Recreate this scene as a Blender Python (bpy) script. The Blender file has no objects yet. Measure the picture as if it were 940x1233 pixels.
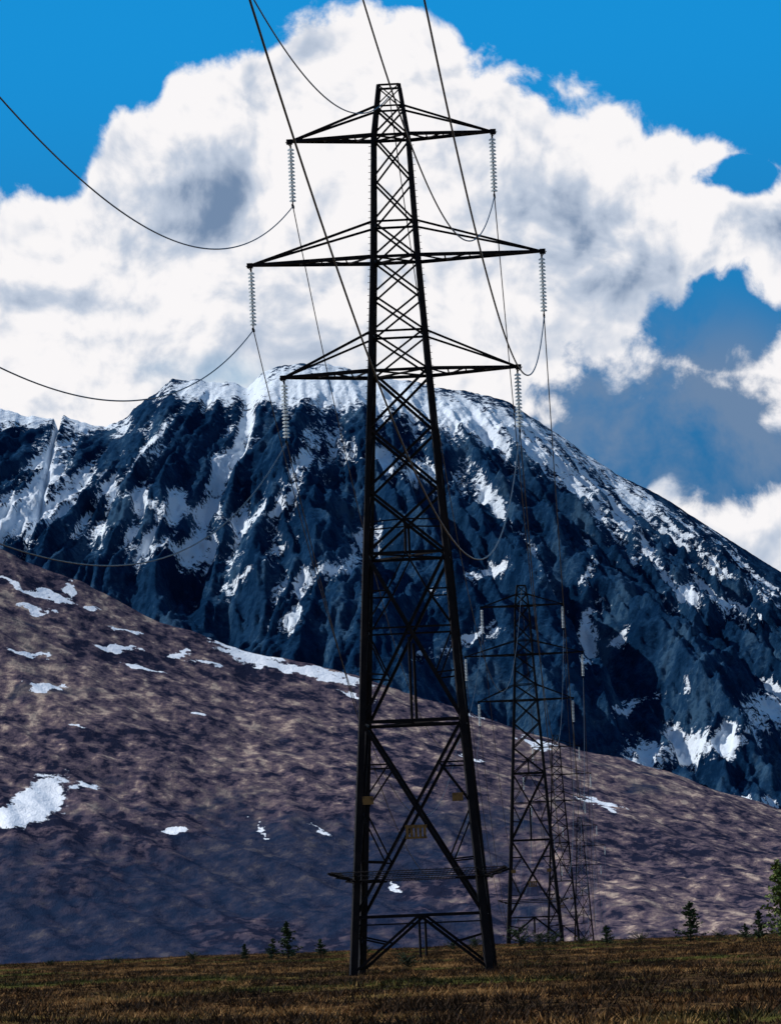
import bpy, math, random
import numpy as np
from mathutils import Vector, Matrix
random.seed(4); rng=np.random.default_rng(7)
scene=bpy.context.scene
F=4733.0; TH=math.radians(2.3); CT=math.cos(TH); ST=math.sin(TH); CH=2.56
# ---------- calibration helpers (photo survey -> world) ----------
def rot(px,py):
    a=px-470; b=1112-py
    return a*CT+b*ST, -a*ST+b*CT
def world(px,py,d):
    x,z=rot(px,py); return x*d/F, z*d/F+CH
def survey(X,Y,Z):
    xr=F*X/Y; zr=F*(Z-CH)/Y
    return 470+xr*CT-zr*ST, 1112-(zr*CT+xr*ST)
# ---------- camera ----------
cd=bpy.data.cameras.new('camera'); cam=bpy.data.objects.new('camera',cd); scene.collection.objects.link(cam)
cd.sensor_fit='VERTICAL'; cd.sensor_height=36; cd.sensor_width=27.4; cd.lens=36*F/1233
cd.shift_y=(1112-616.5)/1233; cd.clip_start=0.5; cd.clip_end=40000
cam.matrix_world=Matrix.Translation((0,0,CH))@Matrix.Rotation(math.pi/2,4,'X')@Matrix.Rotation(-TH,4,'Z')
scene.camera=cam
scene.view_settings.view_transform='Standard'; scene.view_settings.look='None'; scene.view_settings.exposure=0
# ---------- node helper ----------
class NB:
    def __init__(s,nt): s.nt=nt; s.n=nt.nodes; s.l=nt.links; s.dim='3D'
    def _in(s,sock,v):
        if isinstance(v,bpy.types.NodeSocket): s.l.new(v,sock)
        elif v is not None: sock.default_value=v
    def m(s,op,a,b=None,c=None,clamp=False):
        n=s.n.new('ShaderNodeMath'); n.operation=op; n.use_clamp=clamp
        s._in(n.inputs[0],a)
        if b is not None: s._in(n.inputs[1],b)
        if c is not None: s._in(n.inputs[2],c)
        return n.outputs[0]
    def v(s,op,a,b=None):
        n=s.n.new('ShaderNodeVectorMath'); n.operation=op; s._in(n.inputs[0],a)
        if b is not None:
            s._in(n.inputs['Scale'] if op=='SCALE' else n.inputs[1],b)
        return n.outputs['Value'] if op in('LENGTH','DOT_PRODUCT') else n.outputs[0]
    def noise(s,vec,scale,detail=6,rough=.55,dist=0.0,color=False):
        n=s.n.new('ShaderNodeTexNoise'); n.noise_dimensions=s.dim; s._in(n.inputs['Vector'],vec)
        n.inputs['Scale'].default_value=scale; n.inputs['Detail'].default_value=detail
        n.inputs['Roughness'].default_value=rough; n.inputs['Distortion'].default_value=dist
        return n.outputs['Color' if color else 'Fac']
    def attr(s,name):
        a=s.n.new('ShaderNodeAttribute'); a.attribute_name=name; return a.outputs['Fac']
    def mix(s,f,a,b,mode='MIX'):
        n=s.n.new('ShaderNodeMix'); n.data_type='RGBA'; n.blend_type=mode; n.clamp_factor=True
        s._in(n.inputs[0],f)
        for i,c in((6,a),(7,b)):
            if isinstance(c,tuple): c=(c+(1,))[:4]
            s._in(n.inputs[i],c)
        return n.outputs[2]
    def ss(s,x,lo,hi,a=0,b=1):
        n=s.n.new('ShaderNodeMapRange'); n.interpolation_type='SMOOTHSTEP'
        s._in(n.inputs[0],x); n.inputs[1].default_value=lo; n.inputs[2].default_value=hi
        n.inputs[3].default_value=a; n.inputs[4].default_value=b
        return n.outputs[0]
def newmat(name,rough=.9,spec=.2):
    m=bpy.data.materials.new(name); m.use_nodes=True; nb=NB(m.node_tree)
    p=m.node_tree.nodes['Principled BSDF']; p.inputs['Roughness'].default_value=rough
    p.inputs['Specular IOR Level'].default_value=spec
    return m,nb,p
# ---------- numpy noise ----------
def perlin(x,y,seed):
    r=np.random.default_rng(seed); P=r.permutation(512); ang=r.random(512)*2*np.pi
    gx=np.cos(ang); gy=np.sin(ang)
    xi=np.floor(x).astype(int); yi=np.floor(y).astype(int); xf=x-xi; yf=y-yi
    def g(ix,iy,fx,fy):
        h=P[(P[ix&511]+iy)&511]; return gx[h]*fx+gy[h]*fy
    u=xf*xf*xf*(xf*(xf*6-15)+10); v=yf*yf*yf*(yf*(yf*6-15)+10)
    a=g(xi,yi,xf,yf); b=g(xi+1,yi,xf-1,yf); c=g(xi,yi+1,xf,yf-1); d=g(xi+1,yi+1,xf-1,yf-1)
    return (a+(b-a)*u)+((c+(d-c)*u)-(a+(b-a)*u))*v
def fbm(x,y,o,seed,gain=.5,ridged=False):
    s=0; amp=1; f=1; tot=0
    for i in range(o):
        n=perlin(x*f+17.3*i,y*f-9.1*i,seed+i)
        if ridged: n=1-np.abs(n)*2.4
        s=s+amp*n; tot+=amp; amp*=gain; f*=2.03
    return s/tot
def nfbm(*a,**k):
    v=fbm(*a,**k); return (v-v.mean())/v.std()
def sst(x,a,b):
    t=np.clip((x-a)/(b-a),0,1); return t*t*(3-2*t)
def grid_mesh(name,xs,ys,Z,mat,attrs={}):
    nx,ny=len(xs),len(ys); X,Y=np.meshgrid(xs,ys)
    co=np.stack([X,Y,Z],-1).reshape(-1,3).astype(np.float32)
    i=np.arange(nx*ny).reshape(ny,nx)
    f=np.stack([i[:-1,:-1],i[:-1,1:],i[1:,1:],i[1:,:-1]],-1).reshape(-1,4)
    me=bpy.data.meshes.new(name); me.vertices.add(len(co)); me.vertices.foreach_set('co',co.ravel())
    me.loops.add(f.size); me.loops.foreach_set('vertex_index',f.ravel().astype(np.int32))
    me.polygons.add(len(f)); me.polygons.foreach_set('loop_start',np.arange(0,f.size,4,dtype=np.int32))
    me.polygons.foreach_set('use_smooth',np.ones(len(f),bool))
    me.update(calc_edges=True)
    for k,a in attrs.items():
        at=me.attributes.new(k,'FLOAT','POINT'); at.data.foreach_set('value',a.ravel().astype(np.float32))
    me.materials.append(mat); ob=bpy.data.objects.new(name,me); scene.collection.objects.link(ob); return ob
def blur(a,r):
    for ax in (0,1):
        p=np.pad(a,[(r+1,r) if k==ax else (0,0) for k in (0,1)],mode='edge'); c=np.cumsum(p,axis=ax)
        n=a.shape[ax]
        a=(np.take(c,range(2*r+1,2*r+1+n),axis=ax)-np.take(c,range(0,n),axis=ax))/(2*r+1)
    return a
def ellfield(PX,PY,E):
    s=np.full(PX.shape,-1.0)
    for cx,cy,rx,ry,an,am in E:
        t=math.radians(an); dx=PX-cx; dy=PY-cy
        u=(dx*math.cos(t)+dy*math.sin(t))/rx; v=(-dx*math.sin(t)+dy*math.cos(t))/ry
        s=np.maximum(s,am*(1-np.sqrt(u*u+v*v)*.75))
    return np.clip(s,-1,1.2)
# ================= GROUND =================
def prof(y):
    return np.interp(y,[-200,0,200,330,450,520,700,871,1200,1500,9000],[0.3,0.1,0,-.25,-.42,-.9,-4,-3.6,-14,-30,-60])
def gz(x,y):
    x=np.asarray(x,float); y=np.asarray(y,float)
    z=prof(y)+.30*fbm(x/16,y/40,3,11)*np.clip(y/60,0,1)+.13*fbm(x/3.5,y/5,3,21)
    return z
ys=np.concatenate([np.linspace(-150,60,60),np.linspace(61,500,880),np.linspace(505,1300,120),np.geomspace(1320,12000,60)])
xp=np.concatenate([np.linspace(0,60,150),np.geomspace(61,7000,80)]); xs=np.concatenate([-xp[:0:-1],xp])
Xg,Yg=np.meshgrid(xs,ys)
m,nb,p=newmat('moor_soil',.95,0.0)
tc=nb.n.new('ShaderNodeTexCoord').outputs['Object']
n2=nb.noise(tc,1.2,4,.7)
tone=nb.attr('tone')
c=nb.mix(nb.ss(tone,-.25,.25),(.026,.016,.010),(.13,.070,.028))
c=nb.mix(nb.ss(n2,.45,.7),c,(.17,.10,.042))
c=nb.mix(nb.ss(nb.attr('moss'),.0,.3),c,(.07,.07,.018))
nb.l.new(c,p.inputs['Base Color'])
b=nb.n.new('ShaderNodeBump'); b.inputs['Strength'].default_value=.9; b.inputs['Distance'].default_value=.25
nb.l.new(n2,b.inputs['Height']); nb.l.new(b.outputs[0],p.inputs['Normal'])
gtone=lambda x,y: fbm(x/7,y/16,4,33,.6)*1.9
gmoss=lambda x,y: fbm(x/14,y/25,3,38,.5)*1.3
grid_mesh('ground',xs,ys,gz(Xg,Yg),m,{'tone':gtone(Xg,Yg),'moss':gmoss(Xg,Yg)})
def tufts(name,N,ymin,ymax,hmin,hmax,wid,nbl,mat,cl,seed,thr=-9):
    r=np.random.default_rng(seed)
    y=ymin+(ymax-ymin)*r.random(N)**1.15; x=(r.random(N)*2-1)*(.135*y+3)
    k=gtone(x,y) if cl==33 else fbm(x/5,y/11,4,cl,.6)*1.3
    keep=k>thr+ .12*r.standard_normal(N); x=x[keep];y=y[keep];k=k[keep]; N=len(x)
    z=gz(x,y)-.03; ms=gmoss(x,y)
    h=(hmin+(hmax-hmin)*r.random(N)**2)*(1+.8*np.clip(k,-.5,.6))
    V=[];C=[];G_=[]
    for j in range(nbl):
        a=r.random(N)*2*np.pi; rad=r.random(N)*wid; bx=x+np.cos(a)*rad; by=y+np.sin(a)*rad
        w=.015+.025*r.random(N); a2=r.random(N)*2*np.pi; lean=.2+1.1*r.random(N)
        hh=h*(.5+.5*r.random(N))
        p0=np.stack([bx-w*np.cos(a2),by-w*np.sin(a2),z],-1); p1=np.stack([bx+w*np.cos(a2),by+w*np.sin(a2),z],-1)
        p2=np.stack([bx+np.cos(a)*lean*hh,by+np.sin(a)*lean*hh,z+hh],-1)
        V.append(np.stack([p0,p1,p2],1)); C.append(np.repeat(np.clip(.5+k*1.4+.2*r.standard_normal(N),0,1),3)); G_.append(np.repeat(ms,3))
    V=np.concatenate(V).reshape(-1,3).astype(np.float32); C=np.concatenate(C).astype(np.float32); G_=np.concatenate(G_).astype(np.float32)
    me=bpy.data.meshes.new(name); me.vertices.add(len(V)); me.vertices.foreach_set('co',V.ravel())
    me.loops.add(len(V)); me.loops.foreach_set('vertex_index',np.arange(len(V),dtype=np.int32))
    me.polygons.add(len(V)//3); me.polygons.foreach_set('loop_start',np.arange(0,len(V),3,dtype=np.int32))
    me.update(calc_edges=True)
    for nm,dt in(('tone',C),('moss',G_)):
        at=me.attributes.new(nm,'FLOAT','POINT'); at.data.foreach_set('value',dt)
    me.materials.append(mat); ob=bpy.data.objects.new(name,me); scene.collection.objects.link(ob)
def tuftmat(name,c0,c1,c2,g):
    m,nb,p=newmat(name,.8,.05); a=nb.attr('tone')
    c=nb.mix(nb.ss(a,0,.55),c0,c1); c=nb.mix(nb.ss(a,.55,1),c,c2)
    c=nb.mix(nb.ss(nb.attr('moss'),.08,.35),c,g)
    nb.l.new(c,p.inputs['Base Color']); return m
tufts('moor_grass',46000,76,500,.08,.28,.28,8,tuftmat('dry_grass',(.032,.017,.010),(.135,.064,.026),(.36,.20,.075),(.085,.085,.022)),33,1)
tufts('heather',30000,76,480,.15,.42,.4,13,tuftmat('heather_foliage',(.010,.008,.007),(.024,.015,.010),(.05,.028,.014),(.025,.028,.012)),51,2,thr=.02)
# ================= HILL =================
pts=[(-420,540),(-150,612),(0,665),(100,700),(200,745),(300,785),(420,820),(560,860),(700,905),(800,935),(940,985),(1150,1040),(1500,1110)]
R0=2000.
hx=[];hz=[]
for a,b in pts:
    X,Z=world(a,b,R0); hx.append(X);hz.append(Z)
xs=np.linspace(-620,620,760); ys=np.concatenate([np.linspace(1080,2060,720),np.linspace(2068,2700,60)])
Xg,Yg=np.meshgrid(xs,ys)
S=np.interp(Xg,hx,hz); t=(Yg-1130)/(R0-1130)
base=-26.
tt=np.clip(t,-.2,1)
pr=np.where(tt<0,tt*.3,tt*(.62+.38*tt)); 
over=np.clip((Yg-R0)/500,0,2)
Z=base+(S-base)*pr-over*over*160-over*30
fade=np.clip(t*4,0,1)
Z+=fade*(12*fbm(Xg/150+Yg/500,Yg/300,4,61)+6.0*fbm((Xg+.25*Yg)/40,Yg/150,4,71,ridged=True)*np.clip((1.15-t)*1.5,0.15,1)+.9*fbm(Xg/9,Yg/18,3,81))
PX,PY=survey(Xg,Yg,Z)
wxp=fbm(Xg/18,Yg/40,4,91,.6); wyp=fbm(Xg/14,Yg/36,4,95,.6)
PXw=PX+40*wxp; PYw=PY+20*wyp
E=[(45,965,42,20,-35,1.2),(12,985,26,14,0,1.2),(106,947,14,4,0,1),(60,716,28,5,20,1.1),(88,711,9,6,35,1),(40,735,22,3,15,1),(30,784,30,3,12,1),
(140,779,26,3.5,12,1.1),(172,804,27,3,12,1),(47,827,20,4,2,1.1),(290,780,38,3.5,15,1),(350,803,85,6,14,1.15),(240,860,12,2.5,15,.8),(207,1001,5,10,-60,1),
(722,965,28,4,18,1),(480,1070,11,3,25,1),(577,855,16,5,10,1),(650,895,24,4,20,.8),(315,1000,3,24,-38,.6),(385,1000,2.5,25,-45,.45),(15,700,20,3,15,.9),(215,788,12,2.5,12,.9),
(150,760,20,2.5,14,.8),(575,915,20,2.5,16,.6),(430,838,20,3,15,.8),(110,735,16,2,15,.8),(250,800,18,2,15,.7),(90,870,10,2,10,.7)]
sn=ellfield(PXw,PYw,E)
vA=nfbm(Xg/80+Yg/400,Yg/230,6,201,.66)
vS=nfbm((Xg+.35*Yg)/110+.4*vA,(Yg-1.2*Xg)/40,6,211,.68)
vF=nfbm(Xg/7,Yg/20,4,221,.72)
vG=nfbm((Xg-.5*Yg)/14+.5*vA,(Yg+.5*Xg)/90,4,231,.6)
cloud_shade=sst(PY,850,1080)*sst(860-PX,0,420)  # cloud shadow over the lower left, painted into the hill colour
shade_mottle=cloud_shade*.78+vA*.17+vS*.10+np.clip(vG-1,0,2)*.15-.27  # painted cloud shadow plus random heath mottling
tone=vA*.12+vS*.14+vF*.24+.06-cloud_shade*.1-np.clip(vG-.6,0,2)*.12
m,nb,p=newmat('heath_hillside',.95,0.0)
tc=nb.n.new('ShaderNodeTexCoord').outputs['Object']
sc=nb.v('MULTIPLY',tc,(1,.4,1.0))
a2=nb.noise(sc,.36,4,.8)
tv=nb.m('ADD',nb.attr('tone'),nb.m('MULTIPLY',nb.m('SUBTRACT',a2,.5),1.9))
c=nb.mix(nb.ss(tv,-.46,.0),(.014,.017,.036),(.086,.066,.088))
c=nb.mix(nb.ss(tv,.0,.32),c,(.175,.128,.130)); c=nb.mix(nb.ss(tv,.32,.70),c,(.42,.32,.26))
dv=nb.m('ADD',nb.attr('shade_mottle'),nb.m('MULTIPLY',nb.m('SUBTRACT',a2,.5),.7))
c=nb.mix(nb.m('MULTIPLY',nb.ss(dv,.0,.5),.86),c,(.012,.024,.054))  # navy tint for the painted cloud shadow and dark heath mottling
sv=nb.m('ADD',nb.attr('snow'),nb.m('MULTIPLY',nb.m('SUBTRACT',a2,.5),1.3))
c=nb.mix(nb.ss(sv,.22,.30),c,(.82,.85,.90))
nb.l.new(c,p.inputs['Base Color'])
b=nb.n.new('ShaderNodeBump'); b.inputs['Strength'].default_value=.7; b.inputs['Distance'].default_value=1.4
nb.l.new(a2,b.inputs['Height']); nb.l.new(b.outputs[0],p.inputs['Normal'])
grid_mesh('heath_hill',xs,ys,Z,m,{'snow':sn,'shade_mottle':shade_mottle,'tone':tone})
# ================= MOUNTAIN =================
pts=[(-500,520),(-200,470),(-80,488),(0,494),(45,503),(66,505),(70,524),(76,502),(100,510),(128,516),(150,505),(172,486),(192,470),(208,458),(240,459),(284,463),(298,470),(315,449),(345,441),(395,440),(440,449),
(520,466),(575,474),(612,484),(650,510),(680,530),(705,548),(740,570),(800,601),(860,640),(905,668),(940,690),(1050,760),(1400,930)]
RM=4200.
mx=[];mz=[]
for a,b in pts:
    X,Zz=world(a,b,RM); mx.append(X);mz.append(Zz)
xs=np.linspace(-950,950,1040); ys=np.concatenate([np.linspace(2750,4230,800),np.linspace(4240,5600,60)])
Xg,Yg=np.meshgrid(xs,ys)
S=np.interp(Xg,mx,mz)+6*fbm(Xg/20,Xg*0+1.3,4,301,.6)*sst(-Xg,-500,50)+1
t=(RM-Yg)/1400; tp=np.clip(t,0,1.05)
wx=60*fbm(Xg/220,Yg/220,3,111); wy=60*fbm(Xg/220,Yg/220,3,112)
prf=np.maximum(1-tp,0)**1.12+.06*np.sin(tp*np.pi)
Z=np.where(t>=0,-60+(S+60)*prf,S-np.clip(-t,0,2)**1.3*500)
fadeout=np.clip((1.1-tp)*3,0,1)
amp=np.clip(tp*4,0,1)*fadeout
ampb=sst(tp,0,.55)*fadeout
xs0=-60.
rad=(Xg-xs0)/(.45+tp*1.0)
big=fbm((rad+wx)/260+3.1,(Yg+wy)/1300,2,101,.5,True)
Z+=ampb*135*(big-.68)
g1=fbm((rad+.7*wx)/75,(Yg+2*wy)/700,4,121,.5,True); Z+=amp*48*(g1-.66)
g2=fbm((Xg-.30*Yg+wx)/48,(Yg+2*wy)/420,4,131,.58,True); Z+=np.clip(tp*5+.05,0,1)*22*(g2-.66)
g3=fbm((Xg+.22*Yg+wy)/20,(Yg+wx)/100,4,171,.6,True); Z+=np.clip(tp*7+.12,0,1)*7*(g3-.6)
Z+=3.0*fbm(Xg/9,Yg/20,3,141,.7)*np.clip(tp*6+.3,0,1)
cb_=Z+18*fbm(Xg/140,Yg/300,3,151)+.10*Xg; k_=42.; q_=cb_/k_; fr=q_-np.floor(q_); Z+=amp*k_*.34*(fr**2*(3-2*fr)-fr)
PX,PY=survey(Xg,Yg,Z)
wxp=fbm(Xg/45,Yg/90,5,191,.62); wyp=fbm(Xg/45,Yg/90,5,195,.62)
PXw=PX+40*wxp; PYw=PY+32*wyp
E=[(0,632,80,20,-35,1.1),(48,585,66,16,-62,1.1),(30,500,90,11,4,1.1),(100,510,50,7,5,.9),(250,470,65,13,3,1),(205,658,65,22,4,1.15),(215,612,80,16,12,1.1),(150,592,55,12,20,.9),(270,560,60,10,-60,1),
(380,465,125,20,0,1),(460,475,105,20,8,1),(560,500,115,20,15,.95),(640,545,100,14,30,.9),(740,615,100,10,46,.85),(800,622,125,9,36,.85),(700,590,70,11,55,.8),
(395,685,55,14,-30,1),(352,745,24,9,-30,1.2),(822,712,26,22,35,1.3),(872,727,65,10,25,1.15),(925,718,34,8,25,1),(711,765,10,38,5,1.2),(705,690,8,30,15,1.05),
(800,908,55,22,-12,1.35),(870,888,80,19,-18,1.35),(928,850,38,28,-25,1.3),(905,968,36,9,5,1.3),(830,820,8,20,5,1.05),(745,770,18,11,-20,.95),(770,655,65,11,45,.9),(880,690,85,7,32,.8),
(560,770,45,8,-25,.95),(330,610,55,8,-40,.9),(480,560,55,12,20,.8),(130,640,45,10,10,.75),(300,690,40,7,-35,.8),(360,560,12,40,20,.75),(600,600,10,45,-30,.75),(650,690,8,40,-15,.7),(180,540,40,7,-50,.85),(60,620,50,12,-40,.95),(580,690,40,7,-25,.75),(760,850,30,6,-20,.8)]
el=ellfield(PXw,PYw,E)
cav=(Z-blur(Z,9))
hi=np.clip((600-PY)/180,-1,1)
gn=np.clip((.62-g1)*1.3,-.4,.4)
crest=(1-sst(tp,.03,.30))
snow=el*.60+.15-np.clip(cav/7,-1,1)*.24+hi*.12+gn*.28+crest*.11
rt=nfbm(Xg/50,Yg/110,6,401,.68)*.26
m,nb,p=newmat('mountain_rock_snow',.95,0.0)
tc=nb.n.new('ShaderNodeTexCoord').outputs['Object']
a2=nb.noise(tc,.13,5,.78)
tv=nb.m('ADD',nb.attr('tone'),nb.m('MULTIPLY',nb.m('SUBTRACT',a2,.5),2.2))
c=nb.mix(nb.ss(tv,-.4,.1),(.003,.017,.050),(.009,.036,.088))  # rock colours carry the blue of aerial haze, painted in
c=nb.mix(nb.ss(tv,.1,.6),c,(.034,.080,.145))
sv=nb.m('ADD',nb.attr('snow'),nb.m('MULTIPLY',nb.m('SUBTRACT',a2,.5),2.1))
c=nb.mix(nb.ss(sv,.33,.45),c,(.76,.84,.93))
nb.l.new(c,p.inputs['Base Color'])
b=nb.n.new('ShaderNodeBump'); b.inputs['Strength'].default_value=.85; b.inputs['Distance'].default_value=4.5
nb.l.new(a2,b.inputs['Height']); nb.l.new(b.outputs[0],p.inputs['Normal'])
grid_mesh('mountain',xs,ys,Z,m,{'snow':snow,'tone':rt})
# ================= PYLONS =================
class MB:
    def __init__(s): s.V=[];s.F=[]
    def add(s,v,f):
        o=len(s.V); s.V+=v; s.F+=[tuple(i+o for i in q) for q in f]
    def beam(s,p0,p1,w,w1=None,ref=None):
        p0=Vector(p0);p1=Vector(p1);d=(p1-p0)
        if d.length<1e-4:return
        d.normalize(); up=Vector(ref) if ref else Vector((0,0,1))
        if abs(d.dot(up))>.95: up=Vector((1,.3,0)).normalized()
        x=d.cross(up).normalized(); y=x.cross(d).normalized()
        w1=w if w1 is None else w1; v=[]
        for P,ww in((p0,w),(p1,w1)):
            t=ww*.28
            for a,b in((0,0),(ww,0),(ww,t),(t,t),(t,ww),(0,ww)):
                v.append(tuple(P+x*(a-ww/2)+y*(b-ww/2)))
        s.add(v,[(i,(i+1)%6,(i+1)%6+6,i+6) for i in range(6)]+[(5,4,3,2,1,0),(6,7,8,9,10,11)])
    def tube(s,p0,p1,r,n=5):
        p0=Vector(p0);p1=Vector(p1);d=(p1-p0).normalized(); up=Vector((0,0,1))
        if abs(d.dot(up))>.95: up=Vector((1,0,0))
        x=d.cross(up).normalized(); y=x.cross(d)
        v=[tuple(P+x*r*math.cos(2*math.pi*i/n)+y*r*math.sin(2*math.pi*i/n)) for P in(p0,p1) for i in range(n)]
        s.add(v,[(i,(i+1)%n,(i+1)%n+n,i+n) for i in range(n)])
    def box(s,c,sx,sy,sz):
        v=[(c[0]+a*sx/2,c[1]+b*sy/2,c[2]+e*sz/2) for a in(-1,1) for b in(-1,1) for e in(-1,1)]
        s.add(v,[(0,1,3,2),(4,6,7,5),(0,4,5,1),(2,3,7,6),(0,2,6,4),(1,5,7,3)])
    def lathe(s,c,prof,n=12):
        v=[(c[0]+r*math.cos(2*math.pi*i/n),c[1]+r*math.sin(2*math.pi*i/n),c[2]+z) for r,z in prof for i in range(n)]
        s.add(v,[(k*n+i,k*n+(i+1)%n,(k+1)*n+(i+1)%n,(k+1)*n+i) for k in range(len(prof)-1) for i in range(n)])
    def obj(s,name,mat,parent=None,smooth=False):
        me=bpy.data.meshes.new(name); me.from_pydata(s.V,[],s.F); me.materials.append(mat)
        if smooth:
            for q in me.polygons:q.use_smooth=True
        ob=bpy.data.objects.new(name,me); scene.collection.objects.link(ob)
        if parent: ob.parent=parent
        return ob
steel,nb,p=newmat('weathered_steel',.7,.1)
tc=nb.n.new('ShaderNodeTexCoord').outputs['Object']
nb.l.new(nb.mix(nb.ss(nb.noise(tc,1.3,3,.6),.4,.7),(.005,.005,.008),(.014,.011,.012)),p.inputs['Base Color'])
glass,nb,p=newmat('insulator_glass',.3); p.inputs['Specular IOR Level'].default_value=.8
tc=nb.n.new('ShaderNodeTexCoord').outputs['Object']
gc=nb.mix(nb.noise(tc,4,2),(.74,.80,.82),(.90,.93,.95)); nb.l.new(gc,p.inputs['Base Color'])
tl=nb.n.new('ShaderNodeBsdfTranslucent'); nb.l.new(gc,tl.inputs['Color'])
ms=nb.n.new('ShaderNodeMixShader'); ms.inputs[0].default_value=.55
nb.l.new(p.outputs[0],ms.inputs[1]); nb.l.new(tl.outputs[0],ms.inputs[2])
nb.l.new(ms.outputs[0],glass.node_tree.nodes['Material Output'].inputs['Surface'])
signm,nb,p=newmat('sign_enamel',.5)
tc=nb.n.new('ShaderNodeTexCoord').outputs['Object']
nb.l.new(nb.mix(nb.ss(nb.noise(tc,5,4),.45,.65),(.20,.11,.035),(.08,.045,.02)),p.inputs['Base Color'])
cable,nb,p=newmat('aluminium_cable',.5)
tc=nb.n.new('ShaderNodeTexCoord').outputs['Object']
nb.l.new(nb.mix(nb.noise(tc,2,2),(.012,.012,.016),(.03,.03,.036)),p.inputs['Base Color'])
WH=[0,12.7,21.2,30.5,36.3,38.1,42.5,45.1]; WW=[6.8,5.05,4.05,2.9,2.25,2.1,1.75,1.05]
def hw(h): return float(np.interp(h,WH,WW))/2
ARMS=[(42.5,44.0,5.13),(36.3,38.1,7.4),(30.5,32.5,5.94)]
INS=3.25
def corner(i,h):
    s=[(-1,-1),(1,-1),(1,1),(-1,1)][i%4]; w=hw(h); return Vector((s[0]*w,s[1]*w,h))
def lerp(a,b,t): return a+(b-a)*t
def build_lattice():
    M=MB()
    for i in range(4):
        for a,b in zip(WH[:-1],WH[1:]):
            wa=.36-.2*a/45; wb=.36-.2*b/45
            M.beam(corner(i,a),corner(i,b),wa,wb)
        M.beam(corner(i,0)+Vector((0,0,-1.5)),corner(i,0),.36,.36)
        if i in(0,2):
            for k in range(12,130): 
                pz=corner(i,k*.33); sx=-1 if i==0 else 1
                M.tube(pz,pz+Vector((sx*.22,0,0)),.014,4)
    for i in range(4):
        j=i+1; C=lambda h,s=0:corner(i if s==0 else j,h)
        mid=lambda h:(C(h)+C(h,1))/2
        for h,w in((2.9,.15),(12.7,.17),(21.2,.15),(30.5,.15),(32.5,.11),(36.3,.15),(38.1,.11),(42.5,.13),(44,.09),(45.1,.10)):
            M.beam(C(h),C(h,1),w)
        M.beam(mid(2.9),C(.1),.14); M.beam(mid(2.9),C(.1,1),.14); M.beam(mid(2.9),mid(2.9)-Vector((0,0,2.1)),.12)
        M.beam(lerp(mid(2.9),C(.1),.5),C(1.9),.09); M.beam(lerp(mid(2.9),C(.1,1),.5),C(1.9,1),.09)
        M.beam(C(2.5),C(2.5,1),.07)
        for lo,hi,w in((2.9,12.7,.17),(12.7,21.2,.17)):
            M.beam(C(lo),C(hi,1),w); M.beam(C(lo,1),C(hi),w)
            wl,wh=hw(lo),hw(hi); tx=wl/(wl+wh); X=lerp(C(lo),C(hi,1),tx); hx_=X.z
            for s in(0,1):
                dl=lerp(C(lo,s),X,.5); du=lerp(C(hi,s),X,.5)
                M.beam(dl,C(dl.z+.1,s),.08); M.beam(du,C(du.z,s),.08)
                M.beam(dl,C(hx_,s),.08); M.beam(du,C(hx_,s),.08)
                if lo>5:
                    M.beam(C(hx_,s),X,.09); M.beam(lerp(C(hi,s),X,.5),mid(hi),.08)
        M.beam(mid(12.7),Vector((mid(12.7).x*.9,mid(12.7).y*.9,16.9)),.12)
        hs=[21.2,24.5,27.6,30.5]
        for a,b in zip(hs[:-1],hs[1:]):
            M.beam(C(a),C(b,1),.14); M.beam(C(a,1),C(b),.14)
        M.beam(mid(21.2),(mid(22.9)),.11); 
        M.beam(C(22.8),mid(22.9),.07); M.beam(C(22.8,1),mid(22.9),.07)
        hs=[30.5,32.5,34.4,36.3,38.1,40.3,42.5,44.0]
        for a,b in zip(hs[:-1],hs[1:]):
            M.beam(C(a),C(b,1),.10); M.beam(C(a,1),C(b),.10)
        M.beam(C(44.0),C(45.1,1),.06); M.beam(C(44.0,1),C(45.1),.06)
    for h in(2.9,12.7,21.2,30.5,36.3,42.5):
        M.beam(corner(0,h),corner(2,h),.09); M.beam(corner(1,h),corner(3,h),.09)
    for h,hu,sp in ARMS:
        for s in(-1,1):
            tip=Vector((s*sp,0,h+.05)); w=hw(h); wu=hw(hu)
            lowf=[Vector((s*w,-w,h)),Vector((s*w,w,h))]; upf=[Vector((s*wu,-wu,hu)),Vector((s*wu,wu,hu))]
            for k in(0,1):
                M.beam(lowf[k],tip,.19,.15); M.beam(upf[k],tip,.11)
            for q,(ta,tb) in enumerate(((.0,.22),(.22,.42),(.42,.62),(.62,.8))):
                a=lerp(lowf[q%2],tip,ta); b_=lerp(lowf[1-q%2],tip,tb); M.beam(a,b_,.08)
                M.beam(lerp(lowf[0],tip,tb),lerp(lowf[1],tip,tb),.07)
            M.box(tip+Vector((s*.05,0,-.02)),.3,.25,.24)
            M.tube(tip,tip+Vector((0,0,-.3)),.05)
    return M
def build_guard():
    M=MB()
    for h,o in((4.75,.5),(4.95,.95),(5.15,1.25)):
        w=hw(h)+o; c=[Vector((a*w,b*w,h)) for a,b in((-1,-1),(1,-1),(1,1),(-1,1))]
        for i in range(4):
            a,b=c[i],c[(i+1)%4]; M.tube(a,b,.022,4)
            n=46
            for k in range(n):
                q=lerp(a,b,(k+.5)/n); M.tube(q+Vector((-.05,-.05,-.07)),q+Vector((.05,.05,.07)),.012,3)
    for i in range(4):
        c=corner(i,4.7); d=Vector((math.copysign(1,c.x),math.copysign(1,c.y),0))
        M.beam(c,c+d*1.35+Vector((0,0,.45)),.09)
        M.beam(c,c+Vector((d.x*1.35,0,.4)),.09); M.beam(c,c+Vector((0,d.y*1.35,.4)),.09)
        M.beam(corner(i,4.7)-Vector((d.x*1.2,0,0)),c,.09)
    return M
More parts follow.
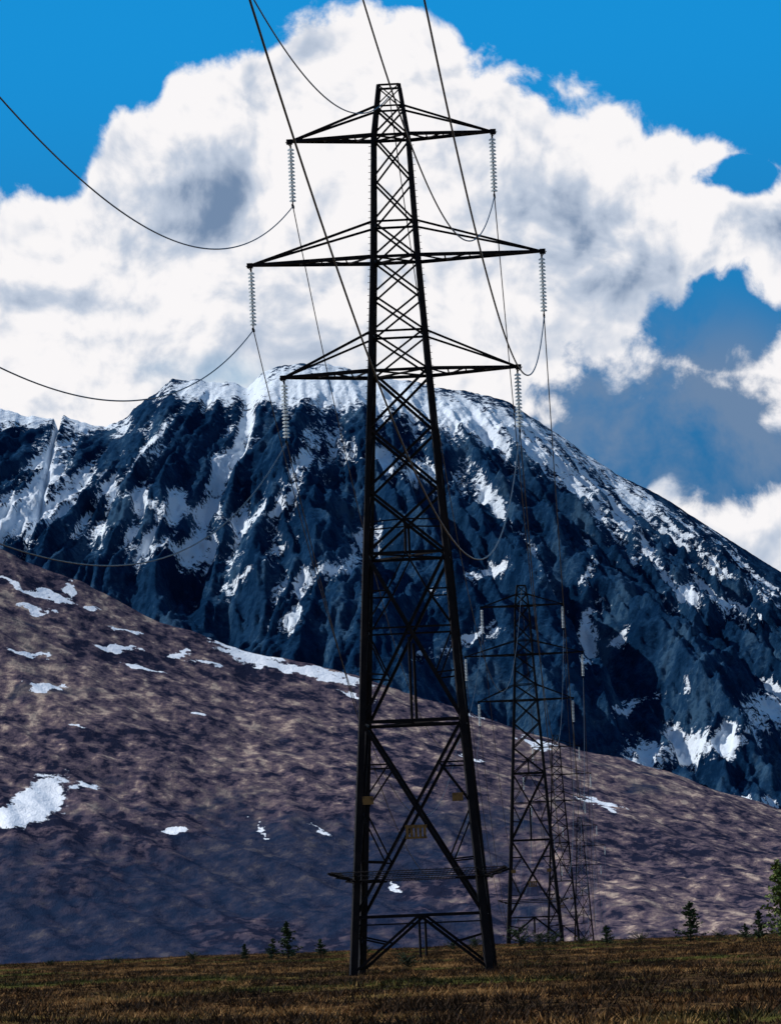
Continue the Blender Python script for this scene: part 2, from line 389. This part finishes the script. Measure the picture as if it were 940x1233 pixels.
def build_ins():
    G=MB();K=MB()
    for h,hu,sp in ARMS:
        for s in(-1,1):
            x=s*sp; z=h-.32
            for k in range(15):
                zz=z-k*.185
                G.lathe((x,0,zz),[(.03,.02),(.10,.0),(.17,-.05),(.17,-.095),(.05,-.08)])
                K.lathe((x,0,zz),[(.0,.065),(.045,.06),(.05,.01),(.02,-.03),(.02,-.14)],8)
            K.tube((x,0,z-15*.185+.1),(x,0,h-INS),.035); K.box((x,0,h-INS),.10,.7,.12)
            K.tube((x,-.0,z+.1),(x+s*.25,0,z+.35),.02)
    return G,K
LAT=build_lattice(); GRD=build_guard(); G,K=build_ins()
cache={}
def part(name,M,mat,parent):
    if name in cache:
        ob=bpy.data.objects.new(name,cache[name]); scene.collection.objects.link(ob); ob.parent=parent
    else:
        ob=M.obj(name,mat,parent); cache[name]=ob.data
    return ob
SG=MB()
wf=lambda h:-hw(h)-.12
for (sx,h,a,b_) in((-2.35,8.75,.55,.42),(2.15,8.75,.55,.42)):
    SG.box((sx,wf(h),h),a,.04,b_)
SG2=MB(); SG2.box((0,wf(7.3),7.35),1.1,.05,.16)
for k in range(5): SG2.box((-.44+.22*k,wf(7.3)-.01,7.05),.14,.04,.5)
SG2.box((0,wf(7.3)+.02,6.78),1.1,.05,.1)
TW=[(1.63,200),(18.3,500),(38.1,871),(58.8,1200)]
tops=[(468,104),(627,705),(668,885),(697,984)]
dirs=[(16.7,300),(18.2,335),(20,350),(20.7,329)]
tw=[]
for (X,Y),tp_,(dx,dy) in zip(TW,tops,dirs):
    x,zt=world(tp_[0],tp_[1],Y); yaw=-math.atan2(dx,dy)
    e=bpy.data.objects.new('electricity_pylon',None); scene.collection.objects.link(e)
    e.location=(X,Y,zt-45.1); e.rotation_euler=(0,0,yaw); e.empty_display_size=5
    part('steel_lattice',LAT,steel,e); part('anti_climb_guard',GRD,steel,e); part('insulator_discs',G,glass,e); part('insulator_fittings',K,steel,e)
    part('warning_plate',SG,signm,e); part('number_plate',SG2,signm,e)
    tw.append((Vector(e.location),Matrix.Rotation(yaw,3,'Z')))
# ================= WIRES =================
def wire(local,fit):
    P=[];al,be=fit; A=tw[0][0]+tw[0][1]@local
    for k in range(120,0,-1):
        t=k*1.98; y=A.y-t; P.append((A.x-.0557*t,y,A.z-al*t+be*t*t,float(np.interp(abs(y),[0,50,100,160,200],[.012,.015,.023,.028,.028]))))
    for i in range(3):
        a=tw[i][0]+tw[i][1]@local; b=tw[i+1][0]+tw[i+1][1]@local
        L=(b-a).length; sag=L*L*.00023
        for k in range(60 if i<2 else 61):
            s=k/60; q=a.lerp(b,s); P.append((q.x,q.y,q.z-4*sag*s*(1-s),.026 if i==0 else .03))
    cu=bpy.data.curves.new('power_line','CURVE'); cu.dimensions='3D'; sp=cu.splines.new('POLY'); sp.points.add(len(P)-1)
    for q,(x,y,z,r) in zip(sp.points,P): q.co=(x,y,z,1); q.radius=r
    cu.bevel_depth=1.0; cu.bevel_resolution=2; cu.materials.append(cable)
    ob=bpy.data.objects.new('power_line',cu); scene.collection.objects.link(ob)
fits={(0,-1):(.271,.00118),(0,1):(.268,.00102),(1,-1):(.257,.0011),(1,1):(.235,.00079),(2,-1):(.256,.00111),(2,1):(.255,.00104)}
for k,(h,hu,sp) in enumerate(ARMS):
    for s in(-1,1): wire(Vector((s*sp,0,h-INS)),fits[(k,s)])
wire(Vector((0,0,44.6)),(.2675,.00114))
# ================= TREES =================
def folmat(name,c0,c1):
    m,nb,p=newmat(name,.8); tc=nb.n.new('ShaderNodeTexCoord').outputs['Object']
    nb.l.new(nb.mix(nb.ss(nb.noise(tc,2.2,3),.35,.65),c0,c1),p.inputs['Base Color']); return m
pinef=folmat('pine_needles',(.012,.028,.014),(.035,.06,.022)); larchf=folmat('larch_needles',(.06,.10,.02),(.15,.18,.045))
bark=folmat('bark',(.04,.028,.02),(.09,.06,.04))
def tree(name,px,d,ph,spread,fol,seed,kind='pine'):
    r=random.Random(seed); X,_=world(px,1135,d); z=float(gz(X,d)); H=ph*d/F
    e=bpy.data.objects.new(name,None); scene.collection.objects.link(e); e.location=(X,d,z-.1)
    T=MB();L=MB(); n=8
    lean=Vector((r.uniform(-.06,.06),r.uniform(-.06,.06),0))
    for k in range(n):
        a=k/n;b_=(k+1)/n
        T.tube(lean*(a*H)+Vector((0,0,a*H)),lean*(b_*H)+Vector((0,0,b_*H)),.05*H*.5*(1-a)+.01,6)
    def leafs(c,sz,cnt,sp_):
        for _ in range(cnt):
            o=Vector((r.gauss(0,sp_),r.gauss(0,sp_),r.gauss(0,sp_*.6)))+c
            a=Vector((r.uniform(-1,1),r.uniform(-1,1),r.uniform(-.6,.9))).normalized()*sz; b_=Vector((r.uniform(-1,1),r.uniform(-1,1),r.uniform(-1,1))).normalized()*sz*.4
            L.add([tuple(o-a*.5),tuple(o+b_),tuple(o+a*.6),tuple(o-b_)],[(0,1,2,3)])
    levels=int(13 if kind!='shrub' else 9)
    for k in range(levels):
        f=(k+.4)/levels
        zz=H*(.06+.92*f) if kind!='shrub' else H*(.05+.6*f)
        R=spread*H*((1-f)**.85*.5+.03) if kind!='shrub' else spread*H*.5*math.sin(math.pi*(.25+.65*f))
        for j in range(r.randint(3,6)):
            an=r.uniform(0,2*math.pi); rr=R*r.uniform(.45,1.45); st=lean*zz+Vector((0,0,zz))
            en=st+Vector((math.cos(an)*rr,math.sin(an)*rr,rr*(r.uniform(-.1,.5) if kind!='shrub' else r.uniform(.3,.9))))
            T.beam(st,en,.014*H*.5+.01,.008)
            for q in range(6):
                leafs(st.lerp(en,(q+1)/6),.05*H+.04,4 if kind!='larch' else 3,.02*H*(1 if kind!='larch' else 1.4))
    leafs(lean*H+Vector((0,0,H)),.05*H,8,.01*H)
    T.obj('trunk_and_limbs',bark,e); L.obj('foliage',fol,e)
tree('pine_tree',347,350,46,.62,pinef,1); tree('pine_tree',327,370,26,.7,pinef,2); tree('pine_tree',295,380,20,.7,pinef,3)
tree('pine_tree',386,390,22,.8,pinef,4); tree('pine_tree',831,360,50,.66,pinef,5); tree('pine_tree',913,380,36,.7,pinef,6)
tree('pine_tree',730,400,24,.9,pinef,7); tree('larch_tree',943,360,96,.42,larchf,8,'larch'); tree('pine_tree',897,390,20,.8,pinef,12)
tree('shrub',625,400,34,.9,pinef,9,'shrub'); tree('shrub',648,390,24,1.3,pinef,10,'shrub'); tree('shrub',668,395,18,1.3,pinef,11,'shrub'); tree('shrub',490,230,20,1.4,pinef,13,'shrub'); tree('shrub',572,400,16,1.5,pinef,14,'shrub')
for i,(px,h) in enumerate(((232,12),(140,9),(700,12),(770,14),(865,12),(440,11),(60,8),(545,12))):
    tree('shrub',px,395,h,1.8,pinef,30+i,'shrub')
# ================= WORLD / SKY =================
SUN=Vector((-.66,.34,.70)).normalized()
el_=math.asin(SUN.z); az=math.atan2(SUN.x,SUN.y)
w=bpy.data.worlds.new('World'); scene.world=w; w.use_nodes=True; nb=NB(w.node_tree); nb.dim='2D'
try:
    w.cycles.sampling_method='MANUAL'; w.cycles.sample_map_resolution=256
except Exception as ex: print(ex)
bg=w.node_tree.nodes['Background']; STR=.09; bg.inputs['Strength'].default_value=STR
sky=nb.n.new('ShaderNodeTexSky'); sky.sky_type='NISHITA'; sky.sun_disc=False; sky.sun_elevation=el_; sky.sun_rotation=az
sky.air_density=1.0; sky.dust_density=.3; sky.ozone_density=3
tc=nb.n.new('ShaderNodeTexCoord').outputs['Generated']
sp=nb.n.new('ShaderNodeSeparateXYZ'); nb.l.new(tc,sp.inputs[0]); x,y,z=sp.outputs
ym=nb.m('MAXIMUM',y,.05); U=nb.m('MULTIPLY',nb.m('DIVIDE',x,ym),F/1000); V=nb.m('MULTIPLY',nb.m('DIVIDE',z,ym),F/1000)
cb=nb.n.new('ShaderNodeCombineXYZ'); nb.l.new(U,cb.inputs[0]); nb.l.new(V,cb.inputs[1]); P=cb.outputs[0]
top=[(-300,330),(-120,260),(0,238),(60,225),(95,205),(115,160),(150,118),(190,100),(215,62),(265,66),(310,25),(355,0),(430,-12),(500,8),(560,48),(640,78),(700,88),(770,118),(850,150),(890,172),(960,200),(1100,200),(1300,260)]
tp=[]
for a,b in top:
    X,Zz=rot(a,b); tp.append((X/1000,Zz/1000))
fc=nb.n.new('ShaderNodeFloatCurve'); cv=fc.mapping.curves[0]; fc.mapping.use_clip=False
umin,umax,vmax=-.8,1.0,1.3
pl=[((u-umin)/(umax-umin),v/vmax) for u,v in tp]
cv.points[0].location=(0,pl[0][1]); cv.points[1].location=(1,pl[-1][1])
for q in pl: cv.points.new(*q)
for q in cv.points: q.handle_type='AUTO'
fc.mapping.update()
un=nb.m('DIVIDE',nb.m('SUBTRACT',U,umin),umax-umin,clamp=True); nb.l.new(un,fc.inputs['Value'])
topv=nb.m('MULTIPLY',fc.outputs[0],vmax)
warp=nb.v('SCALE',nb.v('SUBTRACT',nb.noise(P,5,2,.5,0,True),(.5,.5,.5)),.07)
Pw=nb.v('ADD',P,warp)
def ell(cx,cy,rx,ry,src=None):
    X,Zz=rot(cx,cy); q=nb.v('SUBTRACT',src or Pw,(X/1000,Zz/1000,0)); q=nb.v('MULTIPLY',q,(1000/rx,1000/ry,0)); return nb.v('LENGTH',q)
a0=nb.noise(Pw,7,8,.6)
vo=nb.n.new('ShaderNodeTexVoronoi'); vo.voronoi_dimensions='2D'; vo.feature='F1'; vo.inputs['Scale'].default_value=15
vo.inputs['Detail'].default_value=1; vo.inputs['Roughness'].default_value=.55; vo.normalize=False
nb.l.new(Pw,vo.inputs['Vector'])
n0=nb.m('ADD',nb.m('MULTIPLY',nb.m('SUBTRACT',a0,.5),2.4),nb.m('MULTIPLY',nb.m('SUBTRACT',.5,vo.outputs['Distance']),.5))
a1=nb.noise(nb.v('ADD',Pw,(-.012,.018,0)),7,4,.6)
d=nb.m('DIVIDE',nb.m('SUBTRACT',topv,V),.055)
for (cx,cy,rx,ry,s) in((880,395,95,42,.38),(912,208,34,15,.28),(800,525,140,75,.45)):
    h=nb.m('MULTIPLY',nb.m('SUBTRACT',ell(cx,cy,rx,ry),1.0),s/.55*1.3); d=nb.m('MINIMUM',d,h)
dens=nb.m('ADD',nb.m('MINIMUM',d,2.2),n0)
mask=nb.ss(dens,.0,.45)
sh=None
for (cx,cy,rx,ry,a) in((650,265,140,95,.85),(245,235,75,60,.55),(30,365,150,30,.6),(700,470,150,100,1),(860,545,220,60,1),(770,350,130,70,.8),(430,320,90,40,.25),(130,440,240,50,.35),(560,200,60,60,.35),(940,270,80,40,.5)):
    q=nb.m('MULTIPLY',nb.ss(ell(cx,cy,rx,ry),1.25,.1),a); sh=q if sh is None else nb.m('MAXIMUM',sh,q)
rel=nb.m('MULTIPLY',nb.m('SUBTRACT',a1,a0),1.9)
lf=nb.noise(Pw,4,4,.5)
shade=nb.m('ADD',nb.m('MULTIPLY',sh,nb.ss(lf,.18,.55)),rel)
shade=nb.m('ADD',shade,nb.m('MULTIPLY',nb.ss(lf,.48,.72),.38),clamp=True)
edge=nb.ss(dens,.9,.1)
shade=nb.m('SUBTRACT',shade,nb.m('MULTIPLY',edge,.22),clamp=True)
ccol=nb.mix(nb.ss(shade,.0,.5),(.95,.93,.94),(.52,.59,.71)); ccol=nb.mix(nb.ss(shade,.4,1.0),ccol,(.17,.255,.40))
elev=nb.ss(V,.45,1.1)
blue=nb.mix(elev,(.012,.14,.35),(.003,.275,.68))
blue=nb.mix(.03,blue,nb.v('SCALE',sky.outputs[0],STR))
dk=nb.m('MULTIPLY',nb.ss(ell(820,520,270,150),1.25,.4),nb.ss(nb.noise(Pw,5,6,.6),.28,.60))
blue=nb.mix(nb.m('MULTIPLY',dk,.95),blue,(.15,.24,.39))
blueL=nb.m('MULTIPLY',nb.ss(ell(200,470,190,38),1.15,.2),nb.ss(lf,.35,.6))
ccol=nb.mix(nb.m('MULTIPLY',blueL,.7),ccol,(.18,.42,.64))
col=nb.mix(mask,blue,ccol)
front=nb.ss(y,.05,.5)
fin=nb.mix(front,sky.outputs[0],nb.v('SCALE',col,1/STR))
nb.l.new(fin,bg.inputs['Color'])
sd=bpy.data.lights.new('sun','SUN'); so=bpy.data.objects.new('sun',sd); scene.collection.objects.link(so)
sd.energy=4.6; sd.angle=math.radians(.5); sd.color=(1,.96,.9); so.rotation_euler=(-SUN).to_track_quat('-Z','Y').to_euler()
